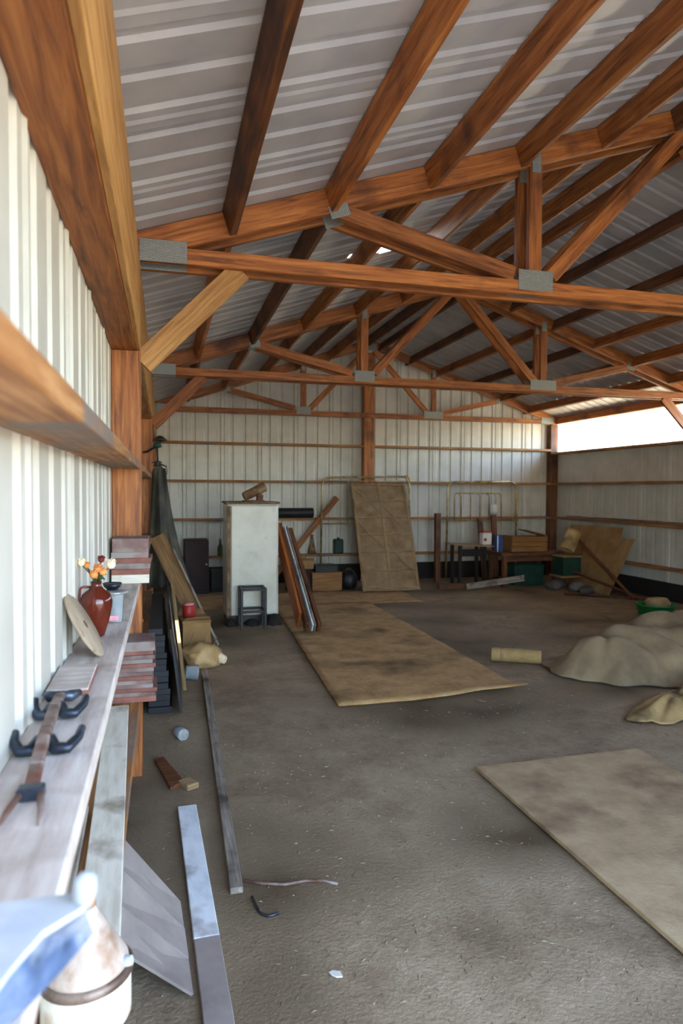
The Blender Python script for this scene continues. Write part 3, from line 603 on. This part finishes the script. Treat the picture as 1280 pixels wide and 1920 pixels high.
tag(board('leaning_lath', (.80, 6.84, .02), (.36, 6.90, 1.0), .03, .02, M['grey_wood'], up=(1, 0, .4)), 'thin grey lath leaning to the right of the broad brown plank', 'lath')
t = thing('tar_paper_stack', 'black stack of tar paper along the left wall behind the first post', 'stack', (.22, 5.7, 0))
for k in range(14): box('tar_sheet', (.158+.002*(k % 2), 4.90+.006*(k*7 % 4), .002+k*.043), (.325-.004*k-.006*(k*5 % 3), 6.6-.02*(k % 3), .0445+k*.043), M['black_sheet'], t, .002)
tag(quad('tar_board', (.385, 4.85, .012), (.40, 6.75, .012), (.30, 6.75, .70), (.315, 4.90, .60), .015, M['black_sheet']), 'thin black board leaning against the side of the tar paper stack', 'board')
tag(board('edge_lath', (.425, 5.35, .02), (.33, 6.7, .82), .012, .03, M['lath'], up=(1, 0, 0)), 'thin tan lath leaning slantwise over the black tar paper stack', 'lath')
carton('brown_carton', (.42, 6.42, 0), (.68, 6.75, .36), M['cardboard'], 'brown cardboard box on the floor beside the broad leaning plank', 'box', rz=.1)
t = thing('feed_sack', 'slumped tan feed sack on the floor in front of the brown cardboard box', 'sack', (.62, 6.15, 0))
bm = bmesh.new(); bmesh.ops.create_icosphere(bm, subdivisions=4, radius=1)
for v in bm.verts:
    c = v.co.copy(); d = 1+.22*mnoise.noise(c*1.8+V((3, 1, 0)))+.08*mnoise.noise(c*5)
    v.co = V((c.x*.18*d, c.y*.2*d, max(-.085, c.z*.12*d)))
me = bpy.data.meshes.new('sack_body'); bm.to_mesh(me); bm.free(); me.materials.append(M['tan_bag']); me.polygons.foreach_set('use_smooth', [True]*len(me.polygons))
link(bpy.data.objects.new('sack_body', me), t, Matrix.Translation((.60, 6.15, .086)))
rod('tied_neck', (.74, 6.1, .08), (.80, 6.06, .06), .05, .035, M['petal_cream'], t, 12)
for k, (x, y, z) in enumerate([(.50, 6.22, .17), (.62, 6.1, .18), (.70, 6.12, .15)]): tube('straw_tuft', [(x, y, z-.03), (x+.01, y, z+.06), (x+.03, y-.01, z+.12)], .004, M['straw'], t, seg=5)
t = thing('red_canister', 'small faded red canister on top of the brown cardboard box', 'canister', (.50, 6.62, .36))
lathe('body', [(.055, 0), (.06, .01), (.06, .10), (.05, .115)], (.50, 6.62, .362), M['red'], t); lathe('lid', [(.05, 0), (.05, .012), (.015, .02)], (.50, 6.62, .477), M['pink'], t)
t = thing('tin_pail', 'small dented grey pail lying by the tar paper stack near the box', 'pail', (.48, 5.72, 0))
lathe('shell', [(.05, 0), (.055, .005), (.065, .10), (.068, .105), (.06, .10), (.05, .01)], Matrix.Translation((.44, 5.72, .066)) @ Matrix.Rotation(math.radians(96), 4, 'Y'), M['tin'], t)
tube('bail', [(.44+.10, 5.72+.06*math.cos(a), .06+.06*math.sin(a)) for a in [k*math.pi/8 for k in range(9)]], .004, M['galv'], t, seg=6)

# ------------------------------------------------------------------ left wall: near bay shelf (girt) things
SZ = 1.1115
def stack(name, x0, x1, y0, y1, z0, hs, mats, where, group):
    z = z0; n = len(hs)
    for k, (h, m) in enumerate(zip(hs, mats)):
        jx, jy = random.uniform(-.006, .006), random.uniform(-.006, .006)
        o = box(name, (x0+jx, y0+jy, z), (x1+jx+random.uniform(-.012, .006), y1+jy, z+h-.0005), M[m], None, .0015, rz=random.uniform(-.02, .02))
        pos = 'topmost' if k == n-1 else 'lowest' if k == 0 else ('second', 'third', 'fourth', 'fifth', 'sixth', 'seventh', 'eighth', 'ninth', 'tenth', 'eleventh', 'twelfth')[k-1]+' from the bottom'
        tag(o, ('dusty grey-red' if m == 'tile' else 'red' if m == 'tile_red' else 'weathered grey')+' flat tile, '+pos+' of '+where, 'tile', group)
        z += h
stack('clay_shingle', .015, .205, 3.60, 3.815, SZ, [.045, .028, .03, .028, .03, .07], ['cream', 'tile_red', 'tile', 'tile_red', 'tile', 'tile'], 'the short stack on the shelf', 'tiles stacked on the shelf')
stack('clay_shingle', .015, .225, 3.60, 3.815, .4915, [.03]+[.0215]*11+[.05], ['tile_red', 'tile', 'tile_red', 'tile', 'tile', 'tile_red', 'tile', 'tile', 'tile_red', 'tile', 'tile', 'tile_red', 'tile'], 'the tall stack below the shelf', 'tiles stacked on the lower girt')
# jug with flowers
t = thing('flower_jug', 'shiny brown glazed jug holding cream and orange flowers on the shelf', 'vase', (.056, 2.34, SZ))
lathe('jug', [(.022, 0), (.026, .004), (.04, .05), (.05, .10), (.051, .118), (.044, .14), (.022, .158), (.016, .17), (.018, .182), (.013, .18)], (.056, 2.34, SZ), M['amber'], t, seg=36)
tube('handle', rounded([(.038, 2.335, 1.275), (.008, 2.33, 1.277), (.004, 2.33, 1.235), (.014, 2.33, 1.215)], .012), .004, M['amber'], t)
def flower(x, y, z, r, m, n=9):
    bm = bmesh.new()
    for k in range(n):
        a = 2*math.pi*k/n; tl = .5 if k % 2 else .9
        d = V((math.cos(a)*math.cos(tl), math.sin(a)*math.cos(tl), math.sin(tl))); s = V((-math.sin(a), math.cos(a), 0))*r*.42
        vs = [bm.verts.new(V((x, y, z))+q) for q in (V((0, 0, -r*.3)), d*r*.6-s, d*r, d*r*.6+s)]; bm.faces.new(vs)
    bmesh.ops.create_icosphere(bm, subdivisions=2, radius=r*.62, matrix=Matrix.Translation((x, y, z)))
    me = bpy.data.meshes.new('flower'); bm.to_mesh(me); bm.free(); me.materials.append(M[m])
    return link(bpy.data.objects.new('flower', me), t, Matrix.Identity(4))
for x, y, z, r, m in [(.012, 2.33, 1.357, .02, 'petal_cream'), (.028, 2.33, 1.348, .016, 'petal_orange'), (.102, 2.34, 1.348, .026, 'petal_cream'), (.072, 2.34, 1.365, .018, 'petal_red'), (.062, 2.33, 1.335, .022, 'petal_orange'), (.05, 2.32, 1.318, .022, 'petal_orange'), (.078, 2.33, 1.325, .02, 'petal_orange'), (.058, 2.345, 1.31, .02, 'petal_orange')]:
    fl = flower(x, y, z, r, m); tube('stem', [(.056, 2.34, 1.28), ((.056+x)/2, 2.338, (1.29+z)/2), (x, y, z-.005)], .0025, M['leaf'], fl, seg=5)
for x, z in ((.09, 1.315), (.085, 1.30)): tube('leaf', [(.058, 2.34, 1.29), ((x+.058)/2, 2.33, z+.01), (x, 2.325, z)], [.002, .009, .001], M['leaf'], t, seg=6)
t = thing('grey_tin', 'grey square-sided tin with a pink label behind the brown jug', 'tin', (.098, 2.58, SZ))
lathe('body', [(.032, 0), (.034, .004), (.042, .10), (.044, .104)], Matrix.Translation((.098, 2.58, SZ)) @ Matrix.Rotation(math.pi/4, 4, 'Z'), M['tin'], t, seg=4)
lathe('lid', [(.046, 0), (.047, .008), (.03, .012)], Matrix.Translation((.098, 2.58, SZ+.104)) @ Matrix.Rotation(math.pi/4, 4, 'Z'), M['galv'], t, seg=24)
box('label_strip', (.075, 2.552, SZ+.008), (.112, 2.5545, SZ+.026), M['pink'], t, .0005)
t = thing('dark_bowl', 'small dark blue bowl set on the grey tin lid', 'bowl', (.09, 2.6, SZ+.117))
lathe('bowl', [(.018, 0), (.03, .012), (.034, .024), (.03, .022)], (.088, 2.59, SZ+.117), M['iron'], t); lathe('foot_ring', [(.016, -.0), (.018, .002), (.016, .004)], (.088, 2.59, SZ+.1165), M['iron'], t)
# disc leaning on wall
t = thing('wooden_disc', 'round tan wooden disc leaning on the wall in front of the brown jug', 'disc', (.08, 2.07, SZ))
u = V((-.085, .075, .155)).normalized(); cdir = V((.05, 2.12, 1.18))-V((.2734, 0, 1.6)); cdir.normalize()
e1 = u.cross(cdir).normalized(); e1 = e1 if e1.z > 0 else -e1
nrm = (e1-cdir*.22).normalized(); nrm = (nrm-u*nrm.dot(u)).normalized(); s2 = nrm.cross(u)
ctr = V((.092, 2.04, SZ+.003))+u*.105
Md = Matrix((u, s2, nrm)).transposed().to_4x4(); Md.translation = ctr
lathe('disc', [(.103, -.004), (.105, -.002), (.105, .003), (.102, .005), (.012, .005)], Md, M['disc'], t, seg=40); lathe('hub_hole', [(.012, .0045), (.012, .0062), (.006, .0062)], Md, M['rust'], t)
# flat tile
t = thing('clay_tile', 'dusty square clay tile with a red edge lying on the shelf behind the iron tool', 'tile', (.05, 1.79, SZ))
box('top_face', (.004, 1.675, SZ+.010), (.098, 1.905, SZ+.016), M['shelf'], t, .002); box('red_body', (.003, 1.673, SZ), (.1, 1.907, SZ+.011), M['tile_red'], t, .002)
# iron cultivator head
t = thing('iron_hook_rack', 'dark iron tool with upcurved arms and a forked foot on the near shelf', 'tool', (.06, 1.35, SZ))
sh = [(.045, 1.63, SZ+.02), (.05, 1.5, SZ+.03), (.058, 1.32, SZ+.03), (.066, 1.2, SZ+.024), (.069, 1.14, SZ+.014)]
for a, b2 in zip(sh[:-1], sh[1:]): board('shaft', a, b2, .022, .014, M['rust'], t, bev=.003)
def arm(cx, cy, s, L, lift):
    pts = [(cx+s*.008, cy, SZ+.022), (cx+s*L*.35, cy-.028, SZ+.014), (cx+s*L*.7, cy-.03, SZ+.014), (cx+s*L*.95, cy-.006, SZ+.018+lift*.5), (cx+s*L, cy+.022, SZ+.02+lift)]
    P5 = []
    for i in range(len(pts)-1):
        for q in range(4): P5.append(V(pts[i]).lerp(V(pts[i+1]), q/4))
    P5.append(V(pts[-1])); n = len(P5)
    tube('curved_arm', P5, [.013*(1-.45*i/n) for i in range(n)], M['iron'], t, seg=8)
for cy, cx, L in ((1.33, .058, .062), (1.53, .049, .058)):
    for s in (-1, 1): arm(cx, cy, s, L if s > 0 else min(L, cx-.004), .012)
for s in (-1, 1): tube('short_arm', [(.046, 1.61, SZ+.02), (.046+s*.02, 1.615, SZ+.018), (.046+s*.036, 1.645, SZ+.016)], [.01, .014, .008], M['iron'], t)
box('fork_plate', (.05, 1.115, SZ+.001), (.09, 1.14, SZ+.022), M['iron'], t, .003)
for s in (-1, 1): tube('fork_tine', [(.07+s*.015, 1.12, SZ+.012), (.07+s*.024, 1.07, SZ+.008), (.07+s*.026, 1.03, SZ+.005)], [.006, .005, .002], M['rust'], t)
# blue steel clamp bar close to the camera
t = thing('blue_steel_bracket', 'worn blue steel bracket with an upturned tip on the nearest end of the shelf', 'bracket', (.1, .7, SZ))
top = [(.004, .75), (.187, .745), (.194, .72), (.159, .687), (.14, .641), (.125, .59), (.004, .59)]
bot = [(.004, .77), (.185, .78), (.197, .765), (.171, .71), (.15, .672), (.127, .64), (.004, .64)]
vs = [(x, y, 1.1125) for x, y in bot]+[(x, y, 1.166) for x, y in top]
mk('blade', vs, [tuple(range(7)), tuple(range(13, 6, -1))]+[(i, 7+i, 7+(i+1) % 7, (i+1) % 7) for i in range(7)], M['blue_steel'], t)
slab('top_plate', top, .006, M['pale_dust'], t, Matrix.Translation((0, 0, 1.169)))
tube('upturned_tip', [(.189, .735, 1.165), (.193, .728, 1.182), (.194, .722, 1.198), (.193, .72, 1.204)], [.011, .012, .011, .004], M['pale_dust'], t, 10)
# can below the shelf end
t = thing('cream_can', 'old cream metal can with a dusty conical top and rusty cap below the shelf', 'can', (.108, 1.47, .4915))
cl0 = (.112, 1.47, .4915)
lathe('body', [(.088, 0), (.09, .004), (.09, .085), (.088, .09)], cl0, M['can_white'], t, seg=40)
lathe('rim', [(.088, .088), (.094, .092), (.094, .104), (.088, .11)], cl0, M['can_rim'], t, seg=40)
lathe('cone_top', [(.086, .108), (.084, .118), (.05, .175), (.022, .225), (.018, .235)], cl0, M['can_dust'], t, seg=40)
lathe('cap', [(.018, .232), (.02, .236), (.02, .256), (.012, .262)], cl0, M['brass_cap'], t)
rod('side_lug', (.185, 1.45, .605), (.205, 1.445, .61), .012, .01, M['pale_dust'], t, 10)
# planks stored on the lower girt
tag(board('cream_plank', (.046, 3.50, .5025), (.118, 1.60, .5025), .104, .022, M['cream'], bev=.003), 'cream painted plank lying on the lower girt under the shelf', 'plank')
tag(board('grey_batten', (.012, 2.4, .506), (.03, 1.60, .506), .02, .03, M['grey_wood']), 'narrow grey batten lying between the cream plank and the wall', 'batten')
# ------------------------------------------------------------------ left foreground floor
tag(board('long_batten', (.606, 5.93, .013), (.545, 2.62, .013), .05, .026, M['grey_wood']), 'long grey wooden batten lying on the dirt along the left side', 'batten')
t = thing('painted_plank', 'white painted board on the floor, its near end buried in dirt', 'board', (.4, 2.7, 0))
board('painted_length', (.378, 3.385, .012), (.413, 2.36, .012), .09, .022, M['white_board'], t)
board('dirty_length', (.413, 2.359, .012), (.432, 1.75, .012), .0902, .0222, M['grey_panel'], t)
t = thing('ribbed_panel_offcut', 'brown grooved panel offcut leaning between the lower girt and the floor', 'panel', (.3, 2.6, 0))
for k in range(3):
    f0, f1 = k/3, (k+1)/3-.01
    A, B2, C2, Dd = V((.075, 2.60, .345)), V((.325, 2.60, .014)), V((.354, 2.10, .012)), V((.108, 2.10, .215))
    quad('strip', A.lerp(Dd, f0), B2.lerp(C2, f0), B2.lerp(C2, f1), A.lerp(Dd, f1), .010+.003*(k % 2), M['grey_panel'], t)
tag(slab('wood_offcut', [(.215, 4.02), (.262, 4.05), (.372, 3.68), (.30, 3.62)], .02, M['fir_dark'], None, Matrix.Translation((0, 0, .011))), 'wedge-shaped brown wood offcut lying on the dirt beside the first post', 'offcut')
tag(box('tan_chip', (.36, 3.60, 0), (.43, 3.70, .03), M['lath'], rz=.5), 'small tan wood chip at the tip of the brown offcut', 'chip')
t = thing('tin_cup', 'small blue-grey tin cup lying on the dirt near the tar paper stack', 'cup', (.37, 4.38, 0))
rod('cup', (.35, 4.42, .037), (.385, 4.34, .035), .034, .036, M['tin'], t, 16); rod('lip', (.385, 4.34, .035), (.3875, 4.334, .035), .0375, .0375, M['galv'], t, 16)
tag(tube('rusty_rod', [(.585, 2.69, .008), (.66, 2.65, .008), (.74, 2.625, .008), (.82, 2.63, .008), (.9, 2.61, .008), (.945, 2.575, .008)], .006, M['rust'], seg=6), 'thin rusty rod lying crosswise on the dirt at the end of the long batten', 'rod')
tag(tube('bent_wire', rounded([(.60, 2.58, .006), (.615, 2.47, .006), (.645, 2.44, .006), (.685, 2.455, .006)], .02), .005, M['iron'], seg=6), 'short hooked black wire on the dirt in the foreground', 'wire')
for k, (x, y, s, lb) in enumerate([(.815, 2.09, .03, 'white paper scrap on the dirt in the near foreground'), (2.585, 4.61, .05, 'pale paper scrap just in front of the curled carpet edge'), (4.45, 7.58, .06, 'pale scrap on the dirt right of the carpet, halfway to the workbench'), (5.66, 7.25, .08, 'largest pale scrap, on the dirt left of the green tub'), (3.42, 8.5, .05, 'pale scrap beside the far end of the carpet sheet')]):
    a = random.uniform(0, 3); pl = [(s*math.cos(q)*random.uniform(.5, 1), s*.6*math.sin(q)*random.uniform(.6, 1)) for q in [i*math.pi/3.5 for i in range(7)]]
    tag(slab('paper_scrap', pl, .004, M['white'] if k == 0 else M['straw'], None, Matrix.Translation((x, y, .006)) @ Matrix.Rotation(a, 4, 'Z') @ Matrix.Rotation(.08, 4, 'X')), lb, 'paper scrap', 'scraps on the dirt floor')
# loose straw and grit over the dirt
vs, fs = [], []
AVOID = [(.6, 3.9, 8.9, 10.2), (1.45, 3.1, 4.6, 9.1), (1.9, 3.1, .9, 3.5), (.95, 1.95, 7.1, 8.7), (4.5, 7.4, 9.3, 11.3), (3.4, 5.9, 3.7, 6.0), (0, 1.4, 4.6, 11.3), (.3, .62, 1.2, 6.6), (6, 7.4, 6.8, 11), (2, 3.3, 10, 11.3)]
for k in range(11000):
    x, y = random.uniform(.25, 7.2), 1.2+10*random.random()**1.4
    if any(q[0] < x < q[1] and q[2] < y < q[3] for q in AVOID): continue
    L, w, a = random.uniform(.004, .016), random.uniform(.001, .003), random.uniform(0, math.pi)
    dx, dy = math.cos(a)*L, math.sin(a)*L; px, py = -math.sin(a)*w, math.cos(a)*w; n = len(vs); h = random.uniform(.002, .007)
    vs += [(x-dx, y-dy, .0005), (x+px, y+py, .0005), (x+dx, y+dy, .0005), (x-px, y-py, .0005), (x, y, h)]
    fs += [(n, n+1, n+4), (n+1, n+2, n+4), (n+2, n+3, n+4), (n+3, n, n+4)]
tag(mk('straw_litter', vs, fs, M['straw']), 'scattered straw bits and grit over the dirt floor', 'litter', kind='stuff')
